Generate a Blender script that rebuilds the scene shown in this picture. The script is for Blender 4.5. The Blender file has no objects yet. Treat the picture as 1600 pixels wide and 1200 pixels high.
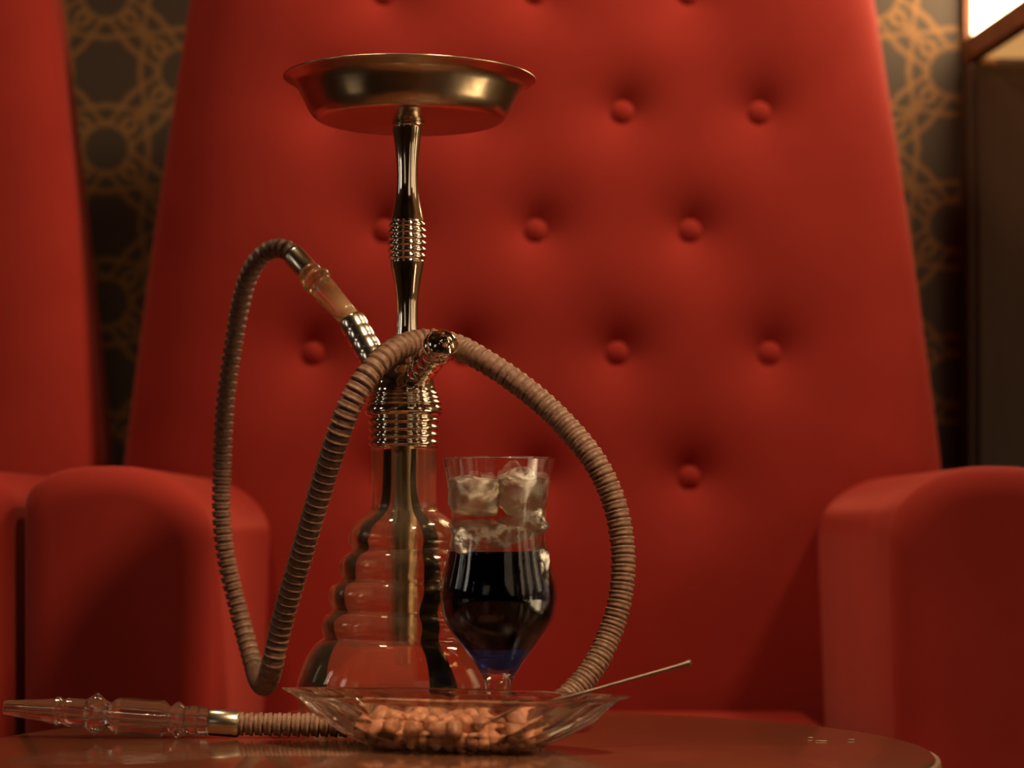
import bpy, bmesh, math, random
import numpy as np
from mathutils import Vector, Matrix

random.seed(7)
PI = math.pi
S = bpy.context.scene
COL = S.collection

# ------------------------------------------------------------------ camera, world, lights, exposure
F = 3670.0            # focal length in pixels of the 1600 px wide frame
HOR = 822.0           # image row of the eye level
EYE = 0.677           # camera height
TABLE = 0.520         # table top height

cam_d = bpy.data.cameras.new('camera')
cam = bpy.data.objects.new('camera', cam_d)
COL.objects.link(cam)
cam.location = (0, 0, EYE)
cam.rotation_euler = (PI / 2, 0, 0)
cam_d.sensor_width = 36.0
cam_d.lens = 36.0 * F / 1600.0
cam_d.shift_y = (HOR - 600.0) / 1600.0
cam_d.clip_start = 0.02
cam_d.dof.use_dof = True
cam_d.dof.focus_distance = 1.78
cam_d.dof.aperture_fstop = 5.6
S.camera = cam

w = bpy.data.worlds.new('world')
S.world = w
w.use_nodes = True
w.node_tree.nodes['Background'].inputs[0].default_value = (1.0, 0.55, 0.25, 1)
w.node_tree.nodes['Background'].inputs[1].default_value = 0.05


def area(name, loc, target, size, power, color, size_y=None):
    d = bpy.data.lights.new(name, 'AREA')
    d.energy = power
    d.color = color
    d.shape = 'RECTANGLE' if size_y else 'DISK'
    d.size = size
    if size_y:
        d.size_y = size_y
    o = bpy.data.objects.new(name, d)
    COL.objects.link(o)
    o.location = loc
    o.rotation_euler = (Vector(target) - Vector(loc)).to_track_quat('-Z', 'Y').to_euler()
    return o


WARM = (1.0, 0.72, 0.42)
k_ = area('ceiling_spot_right', (1.35, 2.28, 2.62), (0.05, 2.85, 1.52), 0.30, 8.4, WARM)
k_.data.spread = math.radians(74)
k_ = area('ceiling_spot_left', (-0.55, 2.15, 2.62), (0.45, 2.45, 0.7), 0.25, 4.6, WARM)
k_.data.spread = math.radians(80)
k_ = area('ceiling_spot_table', (0.70, 0.70, 2.62), (-0.05, 1.72, 0.60), 0.20, 2.9, WARM)
k_.data.spread = math.radians(36)
k_ = area('wall_washer', (1.30, 1.00, 2.60), (2.2, 1.00, 1.0), 1.6, 4, (1.0, 0.70, 0.40), 0.12)
k_.data.spread = math.radians(90)
for (sy, sw, sp_) in ((0.10, 0.36, 1.5), (1.00, 0.44, 1.7), (1.85, 0.34, 1.5)):  # unseen fill lights added for broad warm reflections on the chrome
    area('chrome_fill_right', (2.12, sy, 1.25), (0.0, 1.9, 0.8), sw, sp_, (1.0, 0.74, 0.46), 0.95)
area('tray_fill_low', (1.35, 1.60, 0.30), (0.0, 1.85, 0.90), 0.62, 2.6, (1.0, 0.72, 0.42), 0.22)  # low unseen fills added on the right for highlights on the tray
area('tray_fill_low', (1.75, 1.05, 0.40), (0.0, 1.85, 0.90), 0.20, 0.9, (1.0, 0.72, 0.42), 0.50)
area('chrome_fill_front', (1.35, -1.52, 1.55), (0.3, 1.9, 0.75), 1.1, 4.0, (1.0, 0.72, 0.44), 1.8)  # unseen fill behind the camera, added to brighten the stem's reflections
area('chrome_fill_front', (-1.45, -1.52, 1.35), (-0.1, 1.9, 0.75), 0.9, 1.1, (1.0, 0.80, 0.56), 0.9)  # unseen fill added for the left chrome and the amber connector
area('tray_fill_low', (-1.35, 1.25, 0.30), (-0.1, 1.85, 0.90), 0.34, 0.13, (1.0, 0.76, 0.50), 0.30)  # weak unseen fill added to lighten the tray's left side
area('chrome_fill_left', (-2.5, 0.9, 1.35), (-0.1, 1.9, 0.8), 0.26, 1.7, (1.0, 0.88, 0.76), 0.6)  # unseen fills added for pale streaks on the chrome's left
area('chrome_fill_left', (-2.5, 2.0, 1.35), (-0.1, 1.9, 0.8), 0.12, 0.7, (1.0, 0.88, 0.76), 0.6)

S.view_settings.view_transform = 'Standard'
S.view_settings.look = 'None'
S.view_settings.gamma = 1.0
S.view_settings.use_curve_mapping = False
S.view_settings.exposure = 0.0
try:
    c = S.cycles
    c.max_bounces = 18
    c.transmission_bounces = 16
    c.glossy_bounces = 8
    c.transparent_max_bounces = 16
    c.sample_clamp_indirect = 4.0
    c.blur_glossy = 0.4
    c.use_denoising = True
except Exception:
    pass


# ------------------------------------------------------------------ helpers
def P(px, py, Y):
    """A point of the room seen at a photograph pixel, at depth Y."""
    return Vector(((px - 800.0) / F * Y, Y, EYE + (HOR - py) / F * Y))


def link(name, bm, mat, parent=None, smooth=True, angle=None):
    me = bpy.data.meshes.new(name)
    bmesh.ops.recalc_face_normals(bm, faces=bm.faces)
    if smooth:
        for f in bm.faces:
            f.smooth = True
        if angle is not None:
            for e in bm.edges:
                if len(e.link_faces) == 2 and e.calc_face_angle(0) > angle:
                    e.smooth = False
    bm.to_mesh(me)
    bm.free()
    o = bpy.data.objects.new(name, me)
    COL.objects.link(o)
    if mat is not None:
        me.materials.append(mat)
    if parent is not None:
        o.parent = parent
    return o


def tag(o, label=None, cat=None, group=None, kind=None):
    if label:
        o['label'] = label
    if cat:
        o['category'] = cat
    if group:
        o['group'] = group
    if kind:
        o['kind'] = kind
    return o


def empty(name, loc=(0, 0, 0), rz=0.0):
    o = bpy.data.objects.new(name, None)
    o.empty_display_size = 0.05
    COL.objects.link(o)
    o.location = loc
    o.rotation_euler = (0, 0, rz)
    return o


def copy_tree(o, parent=None):
    c = o.copy()
    COL.objects.link(c)
    if parent is not None:
        c.parent = parent
    for ch in list(o.children):
        copy_tree(ch, c)
    return c


def rings_to_bm(rings, closed_ring=True, cap0=True, cap1=True, closed_path=False):
    bm = bmesh.new()
    V = [[bm.verts.new(p) for p in r] for r in rings]
    n = len(V[0])
    m = len(V)
    for i in range(m if closed_path else m - 1):
        a, b = V[i], V[(i + 1) % m]
        for j in range(n if closed_ring else n - 1):
            k = (j + 1) % n
            try:
                bm.faces.new((a[j], a[k], b[k], b[j]))
            except ValueError:
                pass
    if not closed_path:
        if cap0:
            bm.faces.new(V[0][::-1])
        if cap1:
            bm.faces.new(V[-1])
    return bm


def frame_of(d):
    d = d.normalized()
    up = Vector((0, 0, 1)) if abs(d.z) < 0.95 else Vector((0, 1, 0))
    a = d.cross(up).normalized()
    b = a.cross(d).normalized()
    return a, b, d


def lathe(profile, n=48, origin=(0, 0, 0), axis=(0, 0, 1), cap0=True, cap1=True, mod=None, closed=False):
    """profile: list of (radius, distance along the axis)."""
    o = Vector(origin)
    ax = Vector(axis).normalized()
    if abs(ax.z) > 0.9999:
        a, b = Vector((1, 0, 0)), Vector((0, 1, 0))
    else:
        a, b, ax = frame_of(ax)
    rings = []
    for i, (r, t) in enumerate(profile):
        r = max(r, 1e-5)
        ring = []
        for j in range(n):
            th = 2 * PI * j / n
            rr = r * (mod(i, th) if mod else 1.0)
            ring.append(o + ax * t + a * (rr * math.cos(th)) + b * (rr * math.sin(th)))
        rings.append(ring)
    return rings_to_bm(rings, cap0=cap0, cap1=cap1, closed_path=closed)


def smooth_profile(pts, k=6):
    """Catmull-Rom through (r, z) points."""
    out = []
    n = len(pts)
    for i in range(n - 1):
        p0 = pts[max(i - 1, 0)]
        p1, p2 = pts[i], pts[i + 1]
        p3 = pts[min(i + 2, n - 1)]
        for s in range(k):
            t = s / k
            q = []
            for d in range(len(p1)):
                q.append(0.5 * (2 * p1[d] + (p2[d] - p0[d]) * t + (2 * p0[d] - 5 * p1[d] + 4 * p2[d] - p3[d]) * t * t
                                + (-p0[d] + 3 * p1[d] - 3 * p2[d] + p3[d]) * t ** 3))
            out.append(tuple(q))
    out.append(tuple(pts[-1]))
    return out


def tube(path, radii, n=20, cap=True):
    """Sweep a circle along a list of Vectors with a radius per point."""
    rings = []
    t_prev = None
    a = None
    m = len(path)
    for i in range(m):
        t = (path[min(i + 1, m - 1)] - path[max(i - 1, 0)]).normalized()
        if a is None:
            a, b, _ = frame_of(t)
        else:
            ax = t_prev.cross(t)
            if ax.length > 1e-9:
                a = Matrix.Rotation(t_prev.angle(t), 3, ax.normalized()) @ a
            a = (a - t * a.dot(t)).normalized()
        b = t.cross(a)
        t_prev = t
        r = radii[i]
        rings.append([path[i] + a * (r * math.cos(2 * PI * j / n)) + b * (r * math.sin(2 * PI * j / n)) for j in range(n)])
    return rings_to_bm(rings, cap0=cap, cap1=cap)


def resample(pts, step):
    d = [0.0]
    for i in range(1, len(pts)):
        d.append(d[-1] + (pts[i] - pts[i - 1]).length)
    L = d[-1]
    n = max(2, int(L / step))
    out, ds = [], []
    k = 0
    for i in range(n + 1):
        s = L * i / n
        while k < len(d) - 2 and d[k + 1] < s:
            k += 1
        u = (s - d[k]) / max(d[k + 1] - d[k], 1e-9)
        out.append(pts[k].lerp(pts[k + 1], min(max(u, 0), 1)))
        ds.append(s)
    return out, ds


def add_box(bm, x0, x1, y0, y1, z0, z1, bevel=0.0, seg=3, rot=None, about=None):
    r = bmesh.ops.create_cube(bm, size=1.0)
    vs = r['verts']
    for v in vs:
        v.co = Vector(((x0 + x1) / 2 + v.co.x * (x1 - x0), (y0 + y1) / 2 + v.co.y * (y1 - y0), (z0 + z1) / 2 + v.co.z * (z1 - z0)))
    if bevel > 0:
        es = list({e for v in vs for e in v.link_edges})
        bmesh.ops.bevel(bm, geom=es, offset=bevel, segments=seg, profile=0.5, affect='EDGES')
    return bm


def box(*a, **k):
    return add_box(bmesh.new(), *a, **k)


# ------------------------------------------------------------------ materials
def mat(name, color=(0.5, 0.5, 0.5), rough=0.5, metal=0.0, trans=0.0, ior=1.45, sheen=0.0, sheen_tint=None, spec=None,
        emit=None, estr=0.0, coat=0.0):
    m = bpy.data.materials.new(name)
    m.use_nodes = True
    b = m.node_tree.nodes['Principled BSDF']
    b.inputs['Base Color'].default_value = (*color, 1)
    b.inputs['Roughness'].default_value = rough
    b.inputs['Metallic'].default_value = metal
    b.inputs['Transmission Weight'].default_value = trans
    b.inputs['IOR'].default_value = ior
    b.inputs['Sheen Weight'].default_value = sheen
    b.inputs['Coat Weight'].default_value = coat
    if sheen_tint:
        b.inputs['Sheen Tint'].default_value = (*sheen_tint, 1)
        b.inputs['Sheen Roughness'].default_value = 0.4
    if spec is not None:
        b.inputs['Specular IOR Level'].default_value = spec
    if emit:
        b.inputs['Emission Color'].default_value = (*emit, 1)
        b.inputs['Emission Strength'].default_value = estr
    return m


def nodes_of(m):
    return m.node_tree, m.node_tree.nodes, m.node_tree.nodes['Principled BSDF']


def noise_bump(m, scale, strength, dist=0.002, detail=4.0, stretch=None):
    nt, N, b = nodes_of(m)
    tc = N.new('ShaderNodeTexCoord')
    no = N.new('ShaderNodeTexNoise')
    no.inputs['Scale'].default_value = scale
    no.inputs['Detail'].default_value = detail
    src = tc.outputs['Object']
    if stretch:
        mp = N.new('ShaderNodeMapping')
        mp.inputs['Scale'].default_value = stretch
        nt.links.new(src, mp.inputs['Vector'])
        src = mp.outputs['Vector']
    nt.links.new(src, no.inputs['Vector'])
    bp = N.new('ShaderNodeBump')
    bp.inputs['Strength'].default_value = strength
    bp.inputs['Distance'].default_value = dist
    nt.links.new(no.outputs['Fac'], bp.inputs['Height'])
    nt.links.new(bp.outputs['Normal'], b.inputs['Normal'])
    return no


def noise_color(m, scale, c0, c1, stretch=None, lo=0.35, hi=0.65, detail=5.0):
    nt, N, b = nodes_of(m)
    tc = N.new('ShaderNodeTexCoord')
    no = N.new('ShaderNodeTexNoise')
    no.inputs['Scale'].default_value = scale
    no.inputs['Detail'].default_value = detail
    src = tc.outputs['Object']
    if stretch:
        mp = N.new('ShaderNodeMapping')
        mp.inputs['Scale'].default_value = stretch
        nt.links.new(src, mp.inputs['Vector'])
        src = mp.outputs['Vector']
    nt.links.new(src, no.inputs['Vector'])
    cr = N.new('ShaderNodeValToRGB')
    cr.color_ramp.elements[0].position = lo
    cr.color_ramp.elements[1].position = hi
    cr.color_ramp.elements[0].color = (*c0, 1)
    cr.color_ramp.elements[1].color = (*c1, 1)
    nt.links.new(no.outputs['Fac'], cr.inputs['Fac'])
    nt.links.new(cr.outputs['Color'], b.inputs['Base Color'])


M = {}
M['red'] = mat('red_upholstery', (0.30, 0.022, 0.015), 0.85, sheen=0.35, sheen_tint=(1.0, 0.25, 0.2), spec=0.2)
noise_color(M['red'], 9.0, (0.275, 0.019, 0.013), (0.325, 0.025, 0.017), lo=0.3, hi=0.7)
noise_bump(M['red'], 900.0, 0.15, 0.0006)
M['dark_wood'] = mat('dark_wood', (0.03, 0.014, 0.006), 0.5)
noise_color(M['dark_wood'], 5.0, (0.055, 0.026, 0.011), (0.075, 0.036, 0.016), stretch=(4, 4, 0.4))
M['table_wood'] = mat('table_wood', (0.12, 0.045, 0.02), 0.17, coat=0.4)
noise_color(M['table_wood'], 5.0, (0.095, 0.034, 0.016), (0.14, 0.052, 0.025), stretch=(1.2, 18, 18), lo=0.3, hi=0.7)
noise_bump(M['table_wood'], 220.0, 0.03, 0.001)
M['table_edge'] = mat('table_edge', (0.22, 0.13, 0.06), 0.35)
noise_color(M['table_edge'], 60.0, (0.13, 0.07, 0.03), (0.28, 0.17, 0.085))
M['chrome'] = mat('chrome', (0.90, 0.81, 0.67), 0.07, metal=1.0)
M['port_metal'] = mat('port_metal', (0.90, 0.83, 0.70), 0.2, metal=1.0)
M['tray_metal'] = mat('tray_metal', (0.66, 0.52, 0.34), 0.26, metal=1.0)
noise_bump(M['tray_metal'], 19.0, 0.40, 0.004, detail=2.5)
M['ferrule'] = mat('ferrule_metal', (0.70, 0.60, 0.45), 0.25, metal=1.0)
M['tube_metal'] = mat('tube_metal', (0.62, 0.52, 0.40), 0.28, metal=1.0)
M['black'] = mat('black_reflection', (0.012, 0.008, 0.005), 0.12)  # black for the dark reflections modelled on the vase
M['hole'] = mat('hole', (0.004, 0.003, 0.002), 0.8)
M['hose'] = mat('brown_leather_hose', (0.16, 0.075, 0.045), 0.5)
noise_color(M['hose'], 260.0, (0.15, 0.073, 0.045), (0.26, 0.135, 0.085))
noise_bump(M['hose'], 600.0, 0.35, 0.0006)
M['vase_glass'] = mat('vase_glass', (0.96, 0.84, 0.66), 0.0, trans=0.975, ior=1.45)
M['glass'] = mat('clear_glass', (1.0, 0.98, 0.94), 0.0, trans=1.0, ior=1.47)
M['bowl_glass'] = mat('bowl_glass', (1.0, 0.95, 0.86), 0.0, trans=1.0, ior=1.47)
M['acrylic'] = mat('clear_acrylic', (1.0, 0.92, 0.84), 0.015, trans=0.988, ior=1.49)
M['amber'] = mat('amber_acrylic', (0.95, 0.66, 0.36), 0.18, trans=0.75, ior=1.45)
M['ice'] = mat('ice', (0.95, 0.93, 0.84), 0.35, trans=0.45, ior=1.31)
noise_bump(M['ice'], 150.0, 1.0, 0.004, detail=6.0)


def frost(m, scale):
    nt, N, b = nodes_of(m)
    tc = N.new('ShaderNodeTexCoord')
    no = N.new('ShaderNodeTexNoise')
    no.inputs['Scale'].default_value = scale
    no.inputs['Detail'].default_value = 8.0
    no.inputs['Distortion'].default_value = 1.6
    nt.links.new(tc.outputs['Object'], no.inputs['Vector'])
    mr = N.new('ShaderNodeMapRange')
    mr.inputs['From Min'].default_value = 0.42
    mr.inputs['From Max'].default_value = 0.60
    mr.inputs['To Min'].default_value = 0.97
    mr.inputs['To Max'].default_value = 0.10
    nt.links.new(no.outputs['Fac'], mr.inputs['Value'])
    nt.links.new(mr.outputs['Result'], b.inputs['Transmission Weight'])


frost(M['ice'], 75.0)
M['nut'] = mat('roasted_nut', (0.52, 0.22, 0.095), 0.45)
noise_color(M['nut'], 90.0, (0.39, 0.145, 0.08), (0.50, 0.215, 0.125))
noise_bump(M['nut'], 300.0, 0.25, 0.001)
M['steel'] = mat('thin_steel', (0.16, 0.115, 0.09), 0.5, metal=1.0)
M['crumb'] = mat('pale_crumb', (0.62, 0.42, 0.27), 0.7)
noise_color(M['crumb'], 400.0, (0.30, 0.19, 0.11), (0.45, 0.30, 0.19))
M['floor'] = mat('floor_wood', (0.05, 0.025, 0.012), 0.4)
noise_color(M['floor'], 4.0, (0.04, 0.02, 0.01), (0.07, 0.035, 0.017), stretch=(1, 12, 1))
M['plaster'] = mat('warm_plaster', (0.36, 0.22, 0.12), 0.8)
noise_color(M['plaster'], 3.0, (0.33, 0.20, 0.11), (0.39, 0.24, 0.135))
M['plaster_dark'] = mat('dark_plaster', (0.09, 0.05, 0.028), 0.8)
noise_color(M['plaster_dark'], 3.0, (0.08, 0.044, 0.025), (0.10, 0.056, 0.031))
M['ceiling'] = mat('dark_ceiling', (0.09, 0.05, 0.03), 0.8)
noise_color(M['ceiling'], 3.0, (0.08, 0.045, 0.027), (0.10, 0.055, 0.033))
M['lamp_frame'] = mat('lamp_frame_wood', (0.22, 0.075, 0.03), 0.5)
noise_color(M['lamp_frame'], 30.0, (0.18, 0.06, 0.024), (0.26, 0.09, 0.036))
M['lamp_panel'] = mat('lamp_panel_lit', (0.8, 0.7, 0.5), 0.6, emit=(1.0, 0.74, 0.42), estr=11.0)
M['lamp_under'] = mat('lamp_underside_lit', (0.6, 0.35, 0.14), 0.6, emit=(1.0, 0.50, 0.16), estr=0.55)

# part of the light goes straight through a thin clear wall, the rest is bent by it
def thin(m, frac, col=(1, 1, 1)):
    nt = m.node_tree
    out = nt.nodes['Material Output']
    src = out.inputs['Surface'].links[0].from_socket
    tr_ = nt.nodes.new('ShaderNodeBsdfTransparent')
    tr_.inputs[0].default_value = (*col, 1)
    mx = nt.nodes.new('ShaderNodeMixShader')
    mx.inputs[0].default_value = frac
    nt.links.new(src, mx.inputs[1])
    nt.links.new(tr_.outputs[0], mx.inputs[2])
    nt.links.new(mx.outputs[0], out.inputs['Surface'])


thin(M['vase_glass'], 0.35, (1.0, 0.93, 0.82))
thin(M['glass'], 0.30)
thin(M['bowl_glass'], 0.12, (1.0, 0.97, 0.92))
thin(M['acrylic'], 0.15)


# liquids: an even absorbing volume inside a refracting surface
def vary(m, amount):
    nt, N, b = nodes_of(m)
    src = b.inputs['Base Color'].links[0].from_socket
    oi = N.new('ShaderNodeObjectInfo')
    hs = N.new('ShaderNodeHueSaturation')
    mr = N.new('ShaderNodeMapRange')
    mr.inputs['To Min'].default_value = 1 - amount
    mr.inputs['To Max'].default_value = 1 + amount * 0.6
    nt.links.new(oi.outputs['Random'], mr.inputs['Value'])
    nt.links.new(mr.outputs['Result'], hs.inputs['Value'])
    nt.links.new(src, hs.inputs['Color'])
    nt.links.new(hs.outputs['Color'], b.inputs['Base Color'])


vary(M['nut'], 0.35)


def liquid(name, acol, dens, ior=1.33):
    m = mat(name, (1, 1, 1), 0.0, trans=1.0, ior=ior)
    nt = m.node_tree
    va = nt.nodes.new('ShaderNodeVolumeAbsorption')
    va.inputs['Color'].default_value = (*acol, 1)
    va.inputs['Density'].default_value = dens
    nt.links.new(va.outputs[0], nt.nodes['Material Output'].inputs['Volume'])
    return m


M['drink_dark'] = liquid('dark_blue_drink', (0.04, 0.16, 0.62), 170.0, 1.08)
M['drink_clear'] = liquid('clear_drink', (0.80, 0.62, 0.45), 22.0)


M['drink_blue'] = mat('blue_drink', (0.05, 0.16, 0.80), 0.05, trans=0.70, ior=1.33)
thin(M['drink_clear'], 0.5)


# wallpaper: interlaced gold straps round plain medallions, flat print
def wallpaper():
    m = mat('wallpaper', (0.04, 0.03, 0.025), 0.6)
    nt, N, b = nodes_of(m)
    L = nt.links
    tc = N.new('ShaderNodeTexCoord')
    sp = N.new('ShaderNodeSeparateXYZ')
    L.new(tc.outputs['Object'], sp.inputs[0])

    def mth(op, a, c=None, d=None):
        n = N.new('ShaderNodeMath')
        n.operation = op
        for i, v in enumerate((a, c, d)):
            if v is None:
                continue
            if isinstance(v, (int, float)):
                n.inputs[i].default_value = v
            else:
                L.new(v, n.inputs[i])
        return n.outputs[0]
    A, B = WP['a'], WP['b']
    masks = []
    for (ox, oz) in ((0, 0), (0.5, 0.5)):
        u = mth('ADD', mth('DIVIDE', mth('SUBTRACT', sp.outputs[0], WP['x']), A), ox)
        v = mth('ADD', mth('DIVIDE', mth('SUBTRACT', sp.outputs[2], WP['z']), B), oz)
        fu = mth('MULTIPLY', mth('SUBTRACT', u, mth('ROUND', u)), A)
        fv = mth('MULTIPLY', mth('SUBTRACT', v, mth('ROUND', v)), B)
        r = mth('SQRT', mth('ADD', mth('MULTIPLY', fu, fu), mth('MULTIPLY', fv, fv)))
        th = mth('ARCTAN2', fv, fu)
        c8 = mth('COSINE', mth('MULTIPLY', th, 8.0))
        c8b = mth('COSINE', mth('ADD', mth('MULTIPLY', th, 8.0), PI))
        for (rad, amp, cc, wd) in ((0.050, 0.05, c8, 0.0042), (0.064, 0.13, c8b, 0.0042), (0.080, 0.12, c8, 0.0042)):
            rm = mth('MULTIPLY', r, mth('ADD', 1.0, mth('MULTIPLY', cc, amp)))
            dd = mth('ABSOLUTE', mth('SUBTRACT', rm, rad))
            masks.append(mth('SMOOTH_MIN', 1.0, mth('MAXIMUM', 0.0, mth('MULTIPLY', mth('SUBTRACT', wd + 0.0008, dd), 1.0 / 0.0016)), 0.05))
    mk = masks[0]
    for x in masks[1:]:
        mk = mth('MAXIMUM', mk, x)
    mix = N.new('ShaderNodeMix')
    mix.data_type = 'RGBA'
    L.new(mk, mix.inputs['Factor'])
    mix.inputs['A'].default_value = (0.075, 0.052, 0.038, 1)
    mix.inputs['B'].default_value = (0.27, 0.13, 0.045, 1)
    L.new(mix.outputs['Result'], b.inputs['Base Color'])
    return m


# ------------------------------------------------------------------ the room
YW = 3.30
WP = dict(a=0.216, b=0.216, x=P(1487, 232, YW).x, z=P(1487, 232, YW).z)
M['wallpaper'] = wallpaper()


def struct(name, bm, m, label=None):
    o = link(name, bm, m, smooth=False)
    tag(o, label, kind='structure')
    return o


XL, XR, YF, ZC = -2.6, 2.2, -1.6, 2.7
struct('floor', box(XL, XR, YF, YW, -0.1, 0.0), M['floor'], 'dark wooden floor under the armchairs and table')
struct('ceiling', box(XL, XR, YF, YW, ZC, ZC + 0.1), M['ceiling'], 'dark ceiling over the lounge')
struct('wall_back', box(XL, XR, YW, YW + 0.1, 0, ZC), M['wallpaper'], 'dark wall papered with interlaced gold straps and medallions')
struct('wall_left', box(XL - 0.1, XL, YF, YW, 0, ZC), M['plaster_dark'], 'plain dark wall on the left')
struct('wall_right', box(XR, XR + 0.1, YF, YW, 0, ZC), M['plaster'], 'plain dark wall on the right')
struct('wall_front', box(XL, XR, YF - 0.1, YF, 0, ZC), M['plaster_dark'], 'plain dark wall behind the camera')

# dark panelled pillar below the lantern
pil_x = P(1512, 400, YW - 0.06).x
pil_top = P(1512, 108, YW).z - 0.004
bm = box(pil_x, pil_x + 0.62, YW - 0.06, YW, 0.0, pil_top, bevel=0.004, seg=2)
pillar = struct('pillar', bm, M['dark_wood'], 'dark brown wooden pillar below the lit lantern')
bm = box(pil_x + 0.012, pil_x + 0.60, YW - 0.068, YW - 0.058, 0.05, pil_top - 0.02, bevel=0.004, seg=2)
link('panel', bm, M['dark_wood'], pillar, smooth=False)

# ------------------------------------------------------------------ wall lantern (upper right)
lan_o = P(1504, 98, YW)
lan = empty('wall_lantern', (lan_o.x, YW, lan_o.z))
tag(lan, 'lit box lantern with a brown wooden frame on the papered wall', 'lantern')
LW, LD, LH, SK = 0.44, 0.42, 0.40, 0.045     # width, depth, height, how far the side splays


def lan_prism(pts, z0, z1):
    bm = bmesh.new()
    a = [bm.verts.new((x, y, z0)) for x, y in pts]
    b = [bm.verts.new((x, y, z1)) for x, y in pts]
    n = len(pts)
    bm.faces.new(a[::-1])
    bm.faces.new(b)
    for i in range(n):
        bm.faces.new((a[i], a[(i + 1) % n], b[(i + 1) % n], b[i]))
    return bm


def quad_bar(p, q, t):
    """A plan-view bar from p to q of thickness t towards its right-hand side."""
    d = (Vector(q) - Vector(p)).normalized()
    nrm = Vector((-d.y, d.x)) * t
    return [p, q, (q[0] + nrm.x, q[1] + nrm.y), (p[0] + nrm.x, p[1] + nrm.y)]


cA, cB, cC, cD = (0, 0), (SK, -LD), (LW - SK, -LD), (LW, 0)
for (p, q) in ((cA, cB), (cB, cC), (cC, cD)):
    for (z0, z1) in ((0, 0.030), (LH - 0.03, LH)):
        link('rail', lan_prism(quad_bar(p, q, 0.02), z0, z1), M['lamp_frame'], lan, smooth=False)
for (x, y, ex) in ((0.0, -0.016, 0.016), (SK - 0.002, -LD - 0.002, 0.02), (LW - SK - 0.018, -LD - 0.002, 0.02), (LW - 0.016, -0.016, 0.016)):
    link('post', box(x, x + ex, y, y + 0.016, -0.004, LH), M['lamp_frame'], lan, smooth=False)
for (p, q) in ((cA, cB), (cB, cC), (cC, cD)):
    bar = quad_bar(p, q, 0.02)
    d = (Vector(q) - Vector(p)).normalized()
    nn = Vector((-d.y, d.x))
    p2 = (p[0] + nn.x * 0.008, p[1] + nn.y * 0.008)
    q2 = (q[0] + nn.x * 0.008, q[1] + nn.y * 0.008)
    link('lit_panel', lan_prism(quad_bar(p2, q2, 0.004), 0.03, LH - 0.03), M['lamp_panel'], lan, smooth=False)
link('underside_panel', lan_prism([(0.018, -0.004), (SK + 0.012, -LD + 0.02), (LW - SK - 0.012, -LD + 0.02), (LW - 0.018, -0.004)], 0.006, 0.010),
     M['lamp_under'], lan, smooth=False)
link('top_panel', lan_prism([cA, cB, cC, cD], LH, LH + 0.012), M['lamp_frame'], lan, smooth=False)

# ------------------------------------------------------------------ armchairs
CX, CY = 0.038, 2.24        # middle of the main chair's front


def buttons_px():
    out = []
    for (y, xs) in ((-18, (600, 838, 1078)), (170, (515, 742, 974, 1190)), (357, (600, 838, 1081)),
                    (550, (487, 725, 966, 1206)), (746, (598, 838, 1080))):
        for x in xs:
            out.append((x, y))
    return out


BACK_Y0 = 0.52      # back cushion front surface, local y at the seat
LEAN = 0.10


def back_y(z):
    return BACK_Y0 + LEAN * (z - 0.5)


SHX = 0.013         # the back sits this far to the left of the seat's middle


def half_w(z):
    t = max((z - 0.755) / (1.315 - 0.755), 0.0)
    w_ = 0.500 - 0.060 * t - 0.010 * t * t
    if z > 1.33:
        q = min((z - 1.33) / 0.20, 1.0)
        w_ -= 0.20 * (1 - math.sqrt(max(0.0, 1 - q * q)))
    return w_


BUT = []
for (x, y) in buttons_px():
    Y = CY + BACK_Y0 + 0.04
    for _ in range(4):
        p = P(x, y, Y)
        Y = CY + back_y(p.z)
    BUT.append((p.x - CX, p.z))
for k in range(4):      # the top row, above the frame
    BUT.append((-0.30 + 0.2 * k, 1.46))


def back_surface(x, z):
    w_ = half_w(z)
    u = min(abs(x + SHX) / w_, 1.0)
    edge = 1 - (1 - u ** 6) ** (1 / 2.2) if u < 1 else 1.0
    y = back_y(z) + 0.085 * edge + 0.05 * u * u * 0.25
    if z > 1.40:
        q = min((z - 1.40) / 0.13, 1.0)
        y += 0.085 * (1 - math.sqrt(max(0.0, 1 - q * q)))
    for (bx, bz) in BUT:
        r = math.hypot(x - bx, z - bz)
        if r < 0.20:
            y += 0.026 * math.exp(-((r / 0.034) ** 1.15)) + 0.008 * math.exp(-((r / 0.085) ** 2))
    return y


def make_back(bm):
    zs = [0.40 + (1.53 - 0.40) * i / 150 for i in range(151)]
    nu = 130
    us = []
    for i in range(nu + 1):
        s = -1 + 2 * i / nu
        us.append(math.copysign(1 - (1 - abs(s)) ** 1.35, s))
    rings = []
    for z in zs:
        w_ = half_w(z)
        ring = [Vector((w_ * u - SHX, back_surface(w_ * u - SHX, z), z)) for u in us]
        yb = back_y(z) + 0.17
        for i in range(12, -1, -1):
            u = -1 + 2 * i / 12
            ring.append(Vector((w_ * u * 0.995 - SHX, yb + 0.03 * (1 - u * u), z)))
        rings.append(ring)
    return rings_to_bm(rings)


def arm_profile(wd, h):
    """xz outline of the right arm: inner side at x = 0, outer at x = wd; from below the seat to the crown h."""
    rx, rz, ox, oz = 0.092, 0.072, 0.078, 0.036
    pts = [(0.014, 0.12)]
    for i in range(3):
        t = (i + 1) / 3
        pts.append((0.014 * (1 - t), 0.12 + (h - rz - 0.12) * t))
    for i in range(1, 13):
        a = PI / 2 * i / 12
        pts.append((rx - rx * math.cos(a), h - rz + rz * math.sin(a)))
    for i in range(0, 10):
        a = PI / 2 * (1 - i / 9)
        pts.append((wd - ox + ox * max(0.0, math.cos(a)) ** 0.8, h - oz + oz * math.sin(a)))
    pts.append((wd, 0.4))
    pts.append((wd, 0.12))
    return pts


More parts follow.
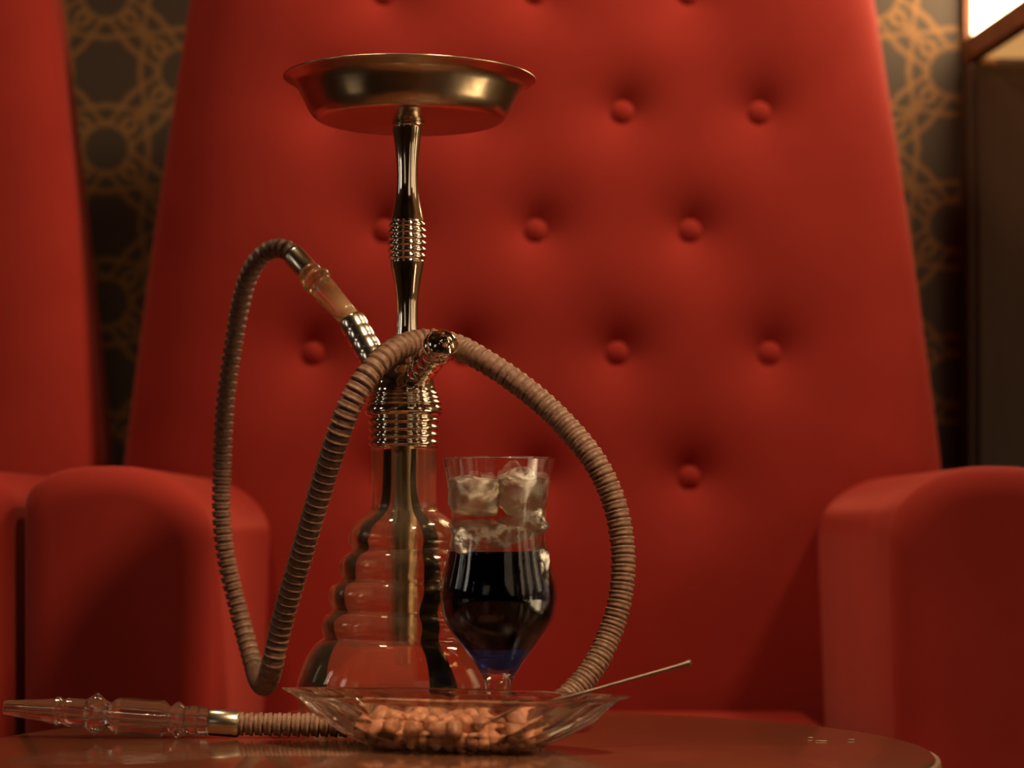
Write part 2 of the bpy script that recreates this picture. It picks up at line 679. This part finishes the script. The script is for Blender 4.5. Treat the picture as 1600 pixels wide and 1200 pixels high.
def make_arm(sign):
    prof = arm_profile(0.182, 0.735)
    cx, cz = 0.0925, 0.42
    ys = []
    R = 0.028
    for i in range(7):
        a = PI / 2 * i / 6
        ys.append((R - R * math.sin(a), R - R * math.cos(a)))   # (y, inset)
    ys = [(R - R * math.sin(PI / 2 * i / 6), R - R * math.cos(PI / 2 * i / 6)) for i in range(6, -1, -1)]
    ys = [(y, ins) for (y, ins) in ys] + [(0.15, 0), (0.3, 0), (0.45, 0), (0.60, 0)]
    rings = []
    for (y, ins) in ys:
        ring = []
        for (x, z) in prof:
            sx = (cx - abs(ins)) / cx
            sz = 1 - ins / 0.30
            xx = cx + (x - cx) * sx
            zz = cz + (z - cz) * sz
            ring.append(Vector((sign * (0.325 + xx), y, zz)))
        rings.append(ring)
    return rings_to_bm(rings)


def make_seat():
    """T-shaped seat cushion lying between the arms and in front of them."""
    out = [(-0.315, 0.50), (-0.315, 0.0), (-0.34, -0.008), (-0.35, -0.025), (-0.345, -0.06), (-0.32, -0.085), (0.32, -0.085), (0.345, -0.06),
           (0.35, -0.025), (0.34, -0.008), (0.315, 0.0), (0.315, 0.50)]
    bm = bmesh.new()
    vs = [bm.verts.new((x, y, 0.30)) for x, y in out]
    f = bm.faces.new(vs)
    r = bmesh.ops.extrude_face_region(bm, geom=[f])
    for v in r['geom']:
        if isinstance(v, bmesh.types.BMVert):
            v.co.z = 0.463
    es = [e for e in bm.edges if abs(e.verts[0].co.z - e.verts[1].co.z) < 1e-6]
    bmesh.ops.bevel(bm, geom=es, offset=0.03, segments=4, profile=0.5, affect='EDGES')
    return bm


def make_chair():
    root = empty('armchair', (CX, CY, 0))
    link('backrest', make_back(None), M['red'], root)
    for s in (-1, 1):
        link('arm', make_arm(s), M['red'], root, angle=1.0)
    link('seat_cushion', make_seat(), M['red'], root, angle=0.9)
    link('seat_base', box(-0.318, 0.318, 0.02, 0.62, 0.12, 0.30, bevel=0.012), M['red'], root, smooth=False)
    for (sx, y) in ((-1, 0.05), (1, 0.05), (-1, 0.60), (1, 0.60)):
        link('leg', lathe([(0.016, 0.0), (0.020, 0.01), (0.030, 0.12)], 16, (sx * 0.42, y, 0)), M['dark_wood'], root, angle=0.9)
    bme = None
    for (bx, bz) in BUT:
        if abs(bx) > half_w(bz) - 0.05:
            continue
        if bme is None:
            pr = [(0.0155, 0.0), (0.0165, 0.004), (0.0158, 0.0085), (0.0125, 0.0125), (0.0070, 0.0148), (0.0, 0.0155)]
            o = link('button', lathe(pr, 24, (0, 0, 0), (0, -1, 0), cap1=False), M['red'], root)
            bme = o.data
        else:
            o = bpy.data.objects.new('button', bme)
            COL.objects.link(o)
            o.parent = root
        o.location = (bx, back_surface(bx, bz) + 0.002, bz)
    return root


chair = make_chair()
tag(chair, 'tall red button-tufted armchair directly behind the hookah', 'armchair', 'red armchairs')
chair2 = copy_tree(chair)
chair2.location = (CX - 1.026, CY + 0.01, 0)
chair2['label'] = 'red armchair cut off by the left edge of the photo, its back showing no buttons'

# ------------------------------------------------------------------ round table
TX, TY, TR = -0.049, 1.665, 0.347
tab = empty('round_table', (TX, TY, 0))
tag(tab, 'round glossy brown wooden table carrying the hookah, drink and nuts', 'table')
pr = [(0.0, -0.028), (TR - 0.008, -0.028), (TR - 0.003, -0.025), (TR - 0.003, -0.003), (TR - 0.005, -0.0008), (TR - 0.008, 0.0), (0.0, 0.0)]
o = link('table_top', lathe([(r, z + TABLE) for r, z in pr], 128, cap0=False, cap1=False), M['table_wood'], tab, angle=0.5)
pr = [(TR - 0.003, -0.026), (TR, -0.026), (TR + 0.0008, -0.022), (TR + 0.0008, -0.006), (TR, -0.0035), (TR - 0.003, -0.0035)]
link('edge_band', lathe([(r, z + TABLE) for r, z in pr], 128, closed=True), M['table_edge'], tab, angle=0.5)
link('pedestal', lathe([(0.05, 0.03), (0.035, 0.06), (0.032, 0.40), (0.06, TABLE - 0.028)], 32), M['dark_wood'], tab, angle=0.8)
link('base', lathe([(0.20, 0.0), (0.205, 0.006), (0.19, 0.018), (0.05, 0.03)], 48), M['dark_wood'], tab, angle=0.8)

# ------------------------------------------------------------------ hookah
HY = 1.885
HS = HY / F                      # metres per pixel at the hookah
hx = (631 - 800) * HS
hk = empty('hookah', (hx, HY, TABLE))
tag(hk, 'tall chrome hookah with a wide metal tray and a stepped glass vase', 'hookah')


def hz(py):
    """height above the table of an image row at the hookah's depth"""
    return EYE + (HOR - py) * HS - TABLE


# glass vase: outer profile from the table up, then the inner skin back down
outer = [(0, 1126), (120, 1126), (150, 1122), (163, 1108), (167, 1085), (165, 1062), (158, 1040), (148, 1020), (136, 1004), (126, 996),
         (128, 984), (128, 972), (121, 960), (112, 953), (117, 940), (117, 926), (110, 913), (97, 905), (101, 893), (100, 878), (92, 866), (81, 858),
         (86, 848), (86, 834), (78, 818), (62, 804), (53, 796), (51, 780), (51, 740), (51, 696)]
op = [(r * HS, hz(y)) for r, y in outer]
op[0] = (0.0, 0.0)
op[1] = (op[1][0], 0.0)
osm = [op[0]] + smooth_profile(op[1:], 4)
TH = 0.0026
inn = []
for i in range(len(osm) - 1, 0, -1):
    r, z = osm[i]
    inn.append((max(r - TH, 0.0001), max(z, 0.006)))
inn.append((0.0, 0.006))
link('vase', lathe(osm + inn, 72, cap0=False, cap1=False), M['vase_glass'], hk)


def vase_r(z):
    for i in range(len(osm) - 1):
        z0, z1 = osm[i][1], osm[i + 1][1]
        if i > 0 and z0 <= z <= z1:
            t = (z - z0) / max(z1 - z0, 1e-9)
            return osm[i][0] * (1 - t) + osm[i + 1][0] * t
    return osm[-1][0]


def reflection_strip(pts, name='reflection_strip'):  # dark reflections in the glass, built as thin black geometry
    """dark reflection shaped as a strip along the vase wall: (row, x offset px from the axis, width px)"""
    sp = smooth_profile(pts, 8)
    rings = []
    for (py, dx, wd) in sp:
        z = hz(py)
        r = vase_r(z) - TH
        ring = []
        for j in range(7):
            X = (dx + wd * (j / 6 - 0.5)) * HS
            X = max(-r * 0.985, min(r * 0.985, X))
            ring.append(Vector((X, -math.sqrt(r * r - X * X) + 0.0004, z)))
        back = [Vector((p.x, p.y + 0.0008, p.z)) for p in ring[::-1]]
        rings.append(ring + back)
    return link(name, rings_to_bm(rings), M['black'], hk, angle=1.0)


reflection_strip([(703, -23, 12), (760, -24, 13), (790, -27, 14), (806, -36, 17), (822, -52, 19), (840, -59, 17), (858, -60, 18), (872, -76, 19),
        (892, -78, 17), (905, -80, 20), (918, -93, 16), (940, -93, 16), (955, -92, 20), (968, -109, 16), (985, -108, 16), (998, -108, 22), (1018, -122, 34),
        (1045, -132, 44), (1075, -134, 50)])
reflection_strip([(703, 17, 8), (760, 16, 9), (790, 20, 12), (806, 27, 17), (822, 38, 20), (842, 44, 21), (860, 42, 22), (880, 46, 23), (905, 47, 25),
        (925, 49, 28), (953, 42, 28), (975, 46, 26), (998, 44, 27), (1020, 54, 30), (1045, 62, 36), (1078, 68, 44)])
# metal down-tube inside the vase
pr = [(0.0085, hz(1010)), (0.0105, hz(1008)), (0.0108, hz(700)), (0.0108, hz(640))]
link('down_tube', lathe(pr, 32), M['tube_metal'], hk, angle=0.8)

# chrome collar over the vase neck
def ridged(y0, y1, n, hw0, hw1, amp, k=6):
    out = []
    for i in range(n * k + 1):
        t = i / (n * k)
        hw = hw0 + (hw1 - hw0) * t
        ph = (i % k) / k
        out.append((hw - amp + amp * abs(math.sin(PI * ph)) ** 0.7, y0 + (y1 - y0) * t))
    return out


col = [(40, 699), (53, 699)] + ridged(699, 652, 4, 55, 56, 5) + [(55, 651)] + ridged(650, 634, 1, 61, 62, 4) + ridged(633, 612, 3, 61, 54, 3) \
    + [(52, 610), (49, 606), (48, 598), (46, 590), (40, 582), (33, 576), (27, 566), (22, 552), (20, 540), (19, 528)]
link('collar', lathe([(r * HS, hz(y)) for r, y in col], 56, cap0=False, cap1=True), M['chrome'], hk)
# stem
stm = [(19, 530), (18.5, 522), (17, 508), (16.5, 490), (17.5, 465), (21, 440), (25, 420), (26.5, 408)]
stm2 = [(26, 346), (24.5, 338), (20.5, 318), (18, 300), (17, 280), (17.5, 255), (20, 228), (23, 207), (24, 200)]
sp = smooth_profile(stm, 4) + ridged(407, 347, 6, 28.5, 28.5, 4) + smooth_profile(stm2, 4)
# fuller belly of the ridged grip
sp = [((r + 2.2 * math.sin(PI * min(max((y - 347) / 60, 0), 1))) if 347 <= y <= 407 else r, y) for r, y in sp]
STX = (636.5 - 631) * HS
link('stem', lathe([(r * HS, hz(y)) for r, y in sp], 48, (STX, 0, 0)), M['chrome'], hk)
top = [(22, 200), (25.5, 198), (26.5, 195), (25.5, 192), (23.5, 190), (23.5, 186), (24.5, 172), (23.5, 168)]
link('stem_cap', lathe([(r * HS, hz(y)) for r, y in top] + [(20 * HS, hz(128))], 40, (STX + 0.001, 0, 0)), M['chrome'], hk, angle=0.9)

# tray
TRC = (639.5 - 631) * HS
tr = [(0, 192.5), (132, 192), (142, 190), (150, 185), (157, 176), (163, 164), (169, 152), (174, 143), (180, 136), (188, 131), (194, 127.5), (197, 126), (196.5, 124),
      (193, 123.5), (186, 126.5), (178, 132), (171, 140), (166, 150), (160, 162), (154, 173), (147, 182), (140, 187), (131, 189), (0, 189.5)]
trp = [(r * HS, hz(y)) for r, y in tr]
trs = [trp[0]] + smooth_profile(trp[1:-1], 4) + [trp[-1]]
trz = hz(192)
o = link('tray', lathe([(r, z - trz) for r, z in trs], 96, cap0=False, cap1=False), M['tray_metal'], hk)
o.location = (TRC, 0, trz + 0.0005)
o.rotation_euler = (0, math.radians(0.5), 0)

# left hose port (ribbed) and the front port with its valve
HKO = hk.location


def loc(px, py, Y):
    return P(px, py, Y) - Vector((hx, HY, TABLE))


def ribbed_axis(p0, p1, r, n, amp, k=6):
    L_ = (p1 - p0).length
    pr_ = [(r * 0.9, 0.0)]
    for i in range(n * k + 1):
        t = i / (n * k)
        pr_.append((r - amp + amp * abs(math.sin(PI * (i % k) / k)) ** 0.6, L_ * (0.15 + 0.85 * t)))
    return pr_


p0, p1 = loc(606, 600, 1.882), loc(549, 500, 1.905)
link('hose_port', lathe(ribbed_axis(p0, p1, 0.0114, 5, 0.0007) + [(0.009, (p1 - p0).length + 0.0005)], 32, p0, p1 - p0), M['port_metal'], hk)
q0, q1 = loc(648, 592, 1.868), loc(686, 545, 1.812)
link('valve_port', lathe(ribbed_axis(q0, q1, 0.0110, 4, 0.0011), 32, q0, q1 - q0), M['chrome'], hk)
ax = (q1 - q0).normalized()
cap = [(0.0100, -0.004), (0.0125, -0.002), (0.0138, 0.001), (0.0138, 0.004), (0.0126, 0.0065), (0.0120, 0.0075), (0.0125, 0.0085), (0.0118, 0.011),
       (0.0095, 0.0135), (0.0062, 0.0152), (0.0048, 0.0158), (0.0042, 0.0175), (0.0022, 0.0200), (0.0, 0.0208)]
vc = link('valve_cap', lathe(cap, 40, q1, ax), M['chrome'], hk)
a_, b_, _ = frame_of(ax)
for k in range(5):
    th = 0.35 + k * 2 * PI / 5
    rad = a_ * math.cos(th) + b_ * math.sin(th)
    c0 = q1 + ax * 0.0129 + rad * 0.0092
    nrm = (ax * 0.80 + rad * 0.55).normalized()
    link('vent_hole', lathe([(0.0013, -0.001), (0.0013, 0.0008)], 14, c0, nrm), M['hole'], vc, smooth=False)

# ------------------------------------------------------------------ hose with its ends (a thing of its own)
hs_o = P(372, 1131, 1.74)
hose = empty('hookah_hose', (hs_o.x, hs_o.y, TABLE))
tag(hose, 'brown ribbed hookah hose looping round the stem and along the table', 'hose')
HO = Vector(hose.location)
pts = [(459, 399, 1.938, .0078), (449, 391, 1.942, .0078), (436, 388, 1.948, .0078), (420, 392, 1.955, .0078), (403, 406, 1.96, .0078), (389, 430, 1.97, .0078),
       (378, 465, 1.98, .0078), (370, 505, 1.99, .0078), (362, 555, 1.995, .0078), (354, 610, 2.0, .0078), (349, 670, 2.005, .008), (347, 730, 2.01, .008),
       (346, 790, 2.01, .008), (349, 840, 2.01, .008), (357, 890, 2.01, .008), (368, 935, 2.01, .008), (381, 985, 2.005, .008), (393, 1028, 1.995, .008),
       (402, 1058, 1.98, .0082), (410, 1070, 1.95, .0084), (417, 1066, 1.92, .0086), (425, 1040, 1.90, .0088), (436, 990, 1.89, .0089), (452, 930, 1.875, .009),
       (470, 870, 1.86, .009), (488, 808, 1.845, .009), (508, 742, 1.83, .0092), (530, 675, 1.815, .0093), (552, 622, 1.81, .0094), (578, 582, 1.815, .0094),
       (608, 553, 1.83, .0094), (640, 537, 1.85, .0094), (675, 533, 1.858, .0094), (712, 541, 1.853, .0094), (750, 560, 1.84, .0092), (800, 592, 1.83, .0091),
       (848, 630, 1.82, .0091), (893, 675, 1.81, .0091), (930, 722, 1.80, .009), (956, 775, 1.795, .009), (970, 830, 1.79, .009), (974, 885, 1.785, .009),
       (968, 940, 1.78, .009), (953, 990, 1.775, .009), (930, 1038, 1.765, .009), (898, 1078, 1.755, .009), (858, 1110, 1.742, .009), (808, 1129, 1.736, .009),
       (750, 1134, 1.734, .009), (680, 1134.5, 1.734, .009), (600, 1134, 1.735, .0088), (520, 1133, 1.737, .0086), (440, 1132, 1.739, .0084), (368, 1131, 1.74, .0082)]
c4 = [(*P(x, y, Y), r) for (x, y, Y, r) in pts]
fine = smooth_profile(c4, 24)
fp = [Vector(q[:3]) for q in fine]
path, ds = resample(fp, 0.0007)
rads = []
dd = [0.0]
for i in range(1, len(fp)):
    dd.append(dd[-1] + (fp[i] - fp[i - 1]).length)
fr = np.interp(ds, dd, [q[3] for q in fine])
PITCH = 0.0070
for i, s in enumerate(ds):
    ph = (s / PITCH) % 1.0
    r = fr[i]
    if ph < 0.22:
        k = 0.72
    elif ph < 0.45:
        k = 1.07
    else:
        k = 1.0 - 0.02 * math.sin(PI * (ph - 0.3) / 0.7)
    rads.append(r * k)
    if path[i].z - rads[-1] < TABLE + 0.0002 and path[i].y < 1.80:
        path[i].z = TABLE + 0.0002 + r * 1.08
ho = link('tube', tube([p - HO for p in path], rads, 20), M['hose'], hose)

# left end: ferrule, clear amber connector plugged into the port
e0 = P(459, 399, 1.938) - HO
e1 = P(549, 500, 1.905) - HO
dirv = (e1 - e0).normalized()
Lc = (e1 - e0).length
link('ferrule', lathe([(0.0075, -0.002), (0.0090, -0.001), (0.0094, 0.001), (0.0094, 0.018), (0.0090, 0.0205), (0.008, 0.021)], 32, e0, dirv), M['ferrule'], hose, angle=0.8)
cp = [(0.0080, 0.021), (0.0098, 0.0215), (0.0104, 0.024), (0.0096, 0.0265), (0.0096, 0.028), (0.0118, 0.0305), (0.0128, 0.033), (0.0118, 0.0355),
      (0.0098, 0.038), (0.0100, 0.040), (0.0104, 0.044), (0.0098, 0.055), (0.0086, Lc - 0.0032)]
link('connector', lathe(smooth_profile(cp, 3), 32, e0, dirv), M['amber'], hose)

# right end: ferrule and the cut clear mouthpiece lying on the table
f0 = P(374, 1131.2, 1.74) - HO
f1 = P(5, 1105.5, 1.74) - HO
dv = (f1 - f0).normalized()
PXM = 1.74 / F


def tx(px):
    return (374 - px) * PXM


link('mouthpiece_ferrule', lathe([(0.0078, tx(376)), (0.0096, tx(373)), (0.0101, tx(371)), (0.0101, tx(329)), (0.0096, tx(326.5)), (0.008, tx(326))], 32, f0, dv),
     M['ferrule'], hose, angle=0.8)
mp = [(20, 326, 0), (22.5, 324, 0), (23, 310, 0), (21.5, 308, 0), (23.5, 305, 0), (23.5, 294, 0), (21.5, 291, 0), (22, 287, 0), (27, 281, 0), (28.3, 277, 0), (27, 273, 0),
      (21.5, 268, 0), (20.5, 265, 1), (22, 262, 1), (29.5, 254, 1), (29.5, 184, 1), (21, 173, 1), (20, 170, 0), (23, 164, 0), (28, 158, 0), (33.5, 151, 0), (33.5, 149, 0),
      (28, 142, 0), (24, 136, 0), (21.5, 133, 0), (22.5, 129, 0), (22.5, 104, 0), (19.5, 99, 0), (20, 97, 0), (23.5, 93, 0), (23.5, 88, 0), (20, 84, 0),
      (19.3, 80, 0), (17, 60, 2), (14.5, 35, 2), (11.5, 8, 2), (10.5, 5.5, 2)]
prof = [(r * PXM, tx(x)) for r, x, _ in mp]
bore = [(3.5 * PXM, tx(5.5)), (4.2 * PXM, tx(80)), (7.0 * PXM, tx(100)), (7.0 * PXM, tx(326))]
kinds = [k for _, _, k in mp] + [0] * len(bore)


def octo(i, th):
    if kinds[i] == 1:
        q = (th + PI / 8) % (PI / 4) - PI / 8
        return math.cos(PI / 8) / math.cos(q) * 1.03
    return 1.0


link('mouthpiece', lathe(prof + bore, 48, f0, dv, mod=octo, closed=True), M['acrylic'], hose, angle=0.32)

# ------------------------------------------------------------------ hurricane glass with its drink and ice
GY = 1.79
GS = GY / F
gx = (779 - 800) * GS
gl = empty('cocktail_glass', (gx, GY, TABLE))
tag(gl, 'footed tulip-shaped clear glass of dark iced drink beside the hookah', 'glass')


def gz(py):
    return EYE + (HOR - py) * GS - TABLE


go = [(60, 1143), (62, 1141), (58, 1138), (40, 1131), (24, 1118), (19, 1100), (20, 1082), (22, 1068), (25, 1058), (31, 1047), (42, 1030), (58, 1010), (81, 977), (90, 945),
      (91, 920), (81, 873), (74.5, 835), (74.5, 800), (78.5, 767), (83.5, 738), (87.5, 716)]
gop = [(r * GS, gz(y)) for r, y in go]
gos = [(0.0, 0.0005), (58 * GS, 0.0005)] + smooth_profile(gop, 5)
WT = 0.0022
gi = [(87 * GS - WT * 0.45, gz(715.2))] + [(r * GS - WT, gz(y)) for r, y in [(83.5, 738), (78.5, 767), (74.5, 800), (74.5, 835), (81, 873), (91, 920), (90, 945), (81, 977),
                                                            (58, 1008), (42, 1026), (30, 1041), (16, 1047)]]
gis = smooth_profile(gi, 5) + [(0.0, gz(1048))]
link('glass_body', lathe(gos + gis, 72, cap0=False, cap1=False), M['glass'], gl)


def inner_r(z):
    zz = [q[1] for q in gis][::-1]
    rr = [q[0] for q in gis][::-1]
    return float(np.interp(z, zz, rr))


def fill(y_bot, y_top, n=40):
    out = [(0.0, gz(y_bot))]
    for i in range(n + 1):
        z = gz(y_bot) + (gz(y_top) - gz(y_bot)) * i / n
        out.append((inner_r(z) + 0.0003, z))
    out.append((0.0, gz(y_top)))
    return out


bl = link('drink', lathe(fill(1047.5, 1012.4), 64, cap0=False, cap1=False), M['drink_blue'])
bl.location = (gx, GY, TABLE)
tag(bl, 'blue layer of drink at the very bottom of the glass belly', 'drink')
dk = link('drink', lathe(fill(1012, 862), 64, cap0=False, cap1=False), M['drink_dark'])
dk.location = (gx, GY, TABLE)
tag(dk, 'dark blue, almost black drink filling the belly of the glass', 'drink')
cl = link('drink', lathe(fill(861.6, 750), 64, cap0=False, cap1=False), M['drink_clear'])
cl.location = (gx, GY, TABLE)
tag(cl, 'thin clear layer of drink around the ice near the glass rim', 'drink')


from mathutils import noise as mnoise


def ice(px, py, dy, sx, sy, sz, rot, label, seed):
    bm = bmesh.new()
    bmesh.ops.create_cube(bm, size=1.0)
    bmesh.ops.bevel(bm, geom=list(bm.edges), offset=0.18, segments=2, profile=0.5, affect='EDGES')
    bmesh.ops.subdivide_edges(bm, edges=list(bm.edges), cuts=3, use_grid_fill=True)
    off = Vector((seed * 3.1, seed * 1.7, 0))
    for v in bm.verts:
        n = v.co.normalized()
        v.co += n * (0.16 * mnoise.noise(v.co * 1.9 + off) + 0.07 * mnoise.noise(v.co * 5.0 + off))
        v.co = Vector((v.co.x * sx, v.co.y * sy, v.co.z * sz))
    o = link('ice_cube', bm, M['ice'])
    o.location = P(px, py, GY + dy)
    o.rotation_euler = rot
    tag(o, label, 'ice', 'ice cubes in the drink')


ice(741, 775, -0.004, .033, .032, .027, (0.1, 0.10, 0.3), 'frosty ice cube at the upper left inside the glass', 1)
ice(809, 768, -0.002, .029, .031, .027, (0.2, -0.20, 0.5), 'ice cube poking above the drink below the right of the rim', 2)
ice(750, 839, -0.010, .040, .036, .020, (0.15, -0.12, 0.2), 'flat pale ice piece floating on the dark drink, lower left', 3)
ice(818, 818, -0.003, .031, .031, .020, (0.10, -0.38, 0.1), 'slanting greenish ice piece below the right upper cube', 5)
ice(837, 905, -0.013, .011, .020, .042, (0.0, 0.06, 0.7), 'narrow upright ice sliver along the right wall of the glass', 4)

# ------------------------------------------------------------------ glass boat bowl with nuts
BY = 1.650
bx0 = (707 - 800) / F * BY
bo = empty('nut_bowl', (bx0, BY, TABLE), math.radians(-20))
tag(bo, 'clear fluted boat-shaped glass bowl of nuts in front of the hookah', 'bowl')
BH = 0.0385
NA, NSV = 300, 26


def outline(a, b, th, pw):
    c, s = math.cos(th), math.sin(th)
    return a * math.copysign(abs(c) ** 0.92, c), b * math.copysign(abs(s) ** pw, s)


AS = ([0, .03, .28, .53, .83, .93, 1.0], [.42, .46, .63, .765, .870, .935, 1.0])
BS = ([0, .03, .28, .53, .83, 1.0], [.54, .58, .78, .90, .97, 1.0])


def bowl_pt(th, s, inner=False):
    """s: 0 at the foot, 1 at the rim."""
    a = 0.131 * float(np.interp(s, *AS))
    b = 0.053 * float(np.interp(s, *BS))
    pw = 1.0 + 0.35 * s * s
    x, y = outline(a, b, th, pw)
    ends = math.cos(th) ** 2
    lift = 0.0015 * ends * ends
    if inner:
        tk = 0.0034 + 0.011 * ends ** 6 * s
        L_ = math.hypot(x, y)
        return Vector((x * (L_ - tk) / L_, y * (L_ - tk) / L_, 0.0045 + (BH + lift - 0.0045) * s))
    z = BH * s + lift * s
    x1, y1 = outline(a, b, th + 1e-3, pw)
    tx_, ty_ = x1 - x, y1 - y
    q = math.hypot(tx_, ty_) + 1e-12
    nx, ny = ty_ / q, -tx_ / q
    fl = abs(math.cos(th * 10 + s * 4.2 * math.copysign(1, math.sin(2 * th) + 1e-9)))
    amp = (0.0006 + 0.0062 * ends ** 1.5) * (1 - max(0.0, (s - 0.86) / 0.14)) * min(1.0, s / 0.10 + 0.25)
    off = amp * (fl - 0.5) + 0.0014 * math.exp(-((s - 0.97) / 0.035) ** 2)
    return Vector((x + nx * off, y + ny * off, z))


rings = []
rings.append([Vector((p.x * 0.02, p.y * 0.02, 0.0012)) for p in (bowl_pt(2 * PI * j / NA, 0) for j in range(NA))])
rings.append([Vector((p.x * 0.90, p.y * 0.88, 0.0012)) for p in (bowl_pt(2 * PI * j / NA, 0) for j in range(NA))])
rings.append([Vector((p.x * 0.96, p.y * 0.95, 0.0)) for p in (bowl_pt(2 * PI * j / NA, 0) for j in range(NA))])
for i in range(NSV + 1):
    s = i / NSV
    rings.append([bowl_pt(2 * PI * j / NA, s) + Vector((0, 0, 0.0005)) for j in range(NA)])
for i in range(NSV, -1, -1):
    s = i / NSV
    rings.append([bowl_pt(2 * PI * j / NA, s, True) + Vector((0, 0, 0.0008)) for j in range(NA)])
rings.append([Vector((p.x * 0.02, p.y * 0.02, 0.0053)) for p in (bowl_pt(2 * PI * j / NA, 0, True) for j in range(NA))])
link('bowl_body', rings_to_bm(rings), M['bowl_glass'], bo, angle=1.1)

# nuts: settle small spheres inside the bowl, then make each a nut of its own
rng = np.random.default_rng(5)
NN = 132
RN = 0.0060
pos = np.column_stack([np.sign(rng.uniform(-1, 1, NN)) * 0.098 * rng.uniform(0, 1, NN) ** 0.75, rng.uniform(-0.034, 0.034, NN), rng.uniform(0.010, 0.05, NN)])
for it in range(700):
    pos[:, 2] -= 0.00025
    d = pos[:, None, :] - pos[None, :, :]
    L2 = np.sqrt((d ** 2).sum(-1)) + 1e-9
    ov = np.clip(2 * RN - L2, 0, None)
    np.fill_diagonal(ov, 0)
    pos += (d / L2[..., None] * ov[..., None]).sum(1) * 0.28
    zf = np.clip((pos[:, 2] - 0.005) / BH, 0, 1)
    a = np.interp(zf, AS[0], AS[1]) * 0.131 - 0.004
    b = np.interp(zf, BS[0], BS[1]) * 0.053 - 0.0040
    xm = np.minimum(a * 0.92 - RN, 0.096)
    pos[:, 0] = np.clip(pos[:, 0], -xm, xm)
    lim = b * np.sqrt(1 - np.clip(np.abs(pos[:, 0] / a), 0, 1) ** 2.17) ** (1 + 0.35 * zf * zf) - RN * 1.05
    lim = np.maximum(lim, 0.0)
    pos[:, 1] = np.clip(pos[:, 1], -lim, lim)
    pos[:, 2] = np.clip(pos[:, 2], 0.0056 + RN * 0.8, 0.0290)


def nut_mesh(seed):
    rnd = random.Random(seed)
    bm = bmesh.new()
    bmesh.ops.create_uvsphere(bm, u_segments=18, v_segments=12, radius=1.0)
    bend = rnd.uniform(-0.15, 0.25)
    for v in bm.verts:
        x, y, z = v.co
        taper = 1.0 - 0.14 * x
        y *= taper
        z *= taper
        groove = 1.0 - 0.10 * math.exp(-(y / 0.18) ** 2) * (1 if z > 0 else 0)
        waist = 1.0 - 0.07 * math.exp(-(x / 0.3) ** 2)
        v.co = Vector((x * 1.20, y * 0.97 * waist, z * 0.93 * groove * waist + bend * x * x * 0.4)) * RN
    return bm


nut_src = [link('nut', nut_mesh(s), M['nut']) for s in range(4)]
Rb = Matrix.Rotation(math.radians(-20), 4, 'Z')
for i in range(NN):
    o = nut_src[i] if i < 4 else nut_src[i % 4].copy()
    if i >= 4:
        COL.objects.link(o)
    o.location = Rb @ Vector(pos[i]) + Vector((bx0, BY, TABLE))
    o.rotation_euler = (rng.uniform(0, 6.28), rng.uniform(-0.5, 0.5), rng.uniform(0, 6.28))
    tag(o, 'pale orange roasted nut heaped in the clear glass bowl', 'nut', 'roasted nuts in the bowl')

# slim spoon leaning out of the bowl
s1 = P(1079, 1035, 1.665)
s0 = P(905, 1084, 1.640)
dirs = (s1 - s0).normalized()
sroot = s0 - dirs * 0.045
sp_e = empty('spoon', tuple(sroot))
tag(sp_e, 'slim metal spoon leaning out of the nut bowl to the right', 'spoon')
Ls = (s1 - sroot).length
pr = [(0.0010, 0.0), (0.0011, Ls * 0.4), (0.0014, Ls * 0.85), (0.0017, Ls - 0.005), (0.0025, Ls - 0.0015), (0.0021, Ls)]
link('handle', lathe(pr, 16, (0, 0, 0), dirs), M['steel'], sp_e)
bm = bmesh.new()
bmesh.ops.create_uvsphere(bm, u_segments=20, v_segments=12, radius=1.0)
for v in bm.verts:
    v.co = Vector((v.co.x * 0.012, v.co.y * 0.0075, v.co.z * 0.0012 - 0.002 * (1 - v.co.x ** 2) * (1 - v.co.y ** 2)))
o = link('spoon_bowl', bm, M['steel'], sp_e)
o.rotation_euler = (0, -math.atan2(dirs.z, dirs.x), 0)
o.location = -dirs * 0.010

# crumbs on the table top near its right edge
for i, (x, y, ln, lb) in enumerate(((1283, 1158, 0.0045, 'tiny pale crumb on the table, middle one of three by the right edge'),
                                    (1330, 1156, 0.0030, 'tiny pale crumb on the table, nearest the right edge'),
                                    (1266, 1153, 0.0022, 'tiny pale crumb on the table, smallest and farthest from the right edge'))):
    Yc = (EYE - TABLE) * F / (y - HOR)
    bm = bmesh.new()
    bmesh.ops.create_icosphere(bm, subdivisions=2, radius=1.0)
    for v in bm.verts:
        v.co = Vector((v.co.x * ln * (1 + 0.2 * math.sin(5 * v.co.y)), v.co.y * 0.0010, (v.co.z + 1) * 0.00028))
    o = link('crumb', bm, M['crumb'])
    o.location = ((x - 800) / F * Yc, Yc, TABLE)
    o.rotation_euler = (0, 0, 0.1 * i)
    tag(o, lb, 'crumb', 'crumbs on the table')
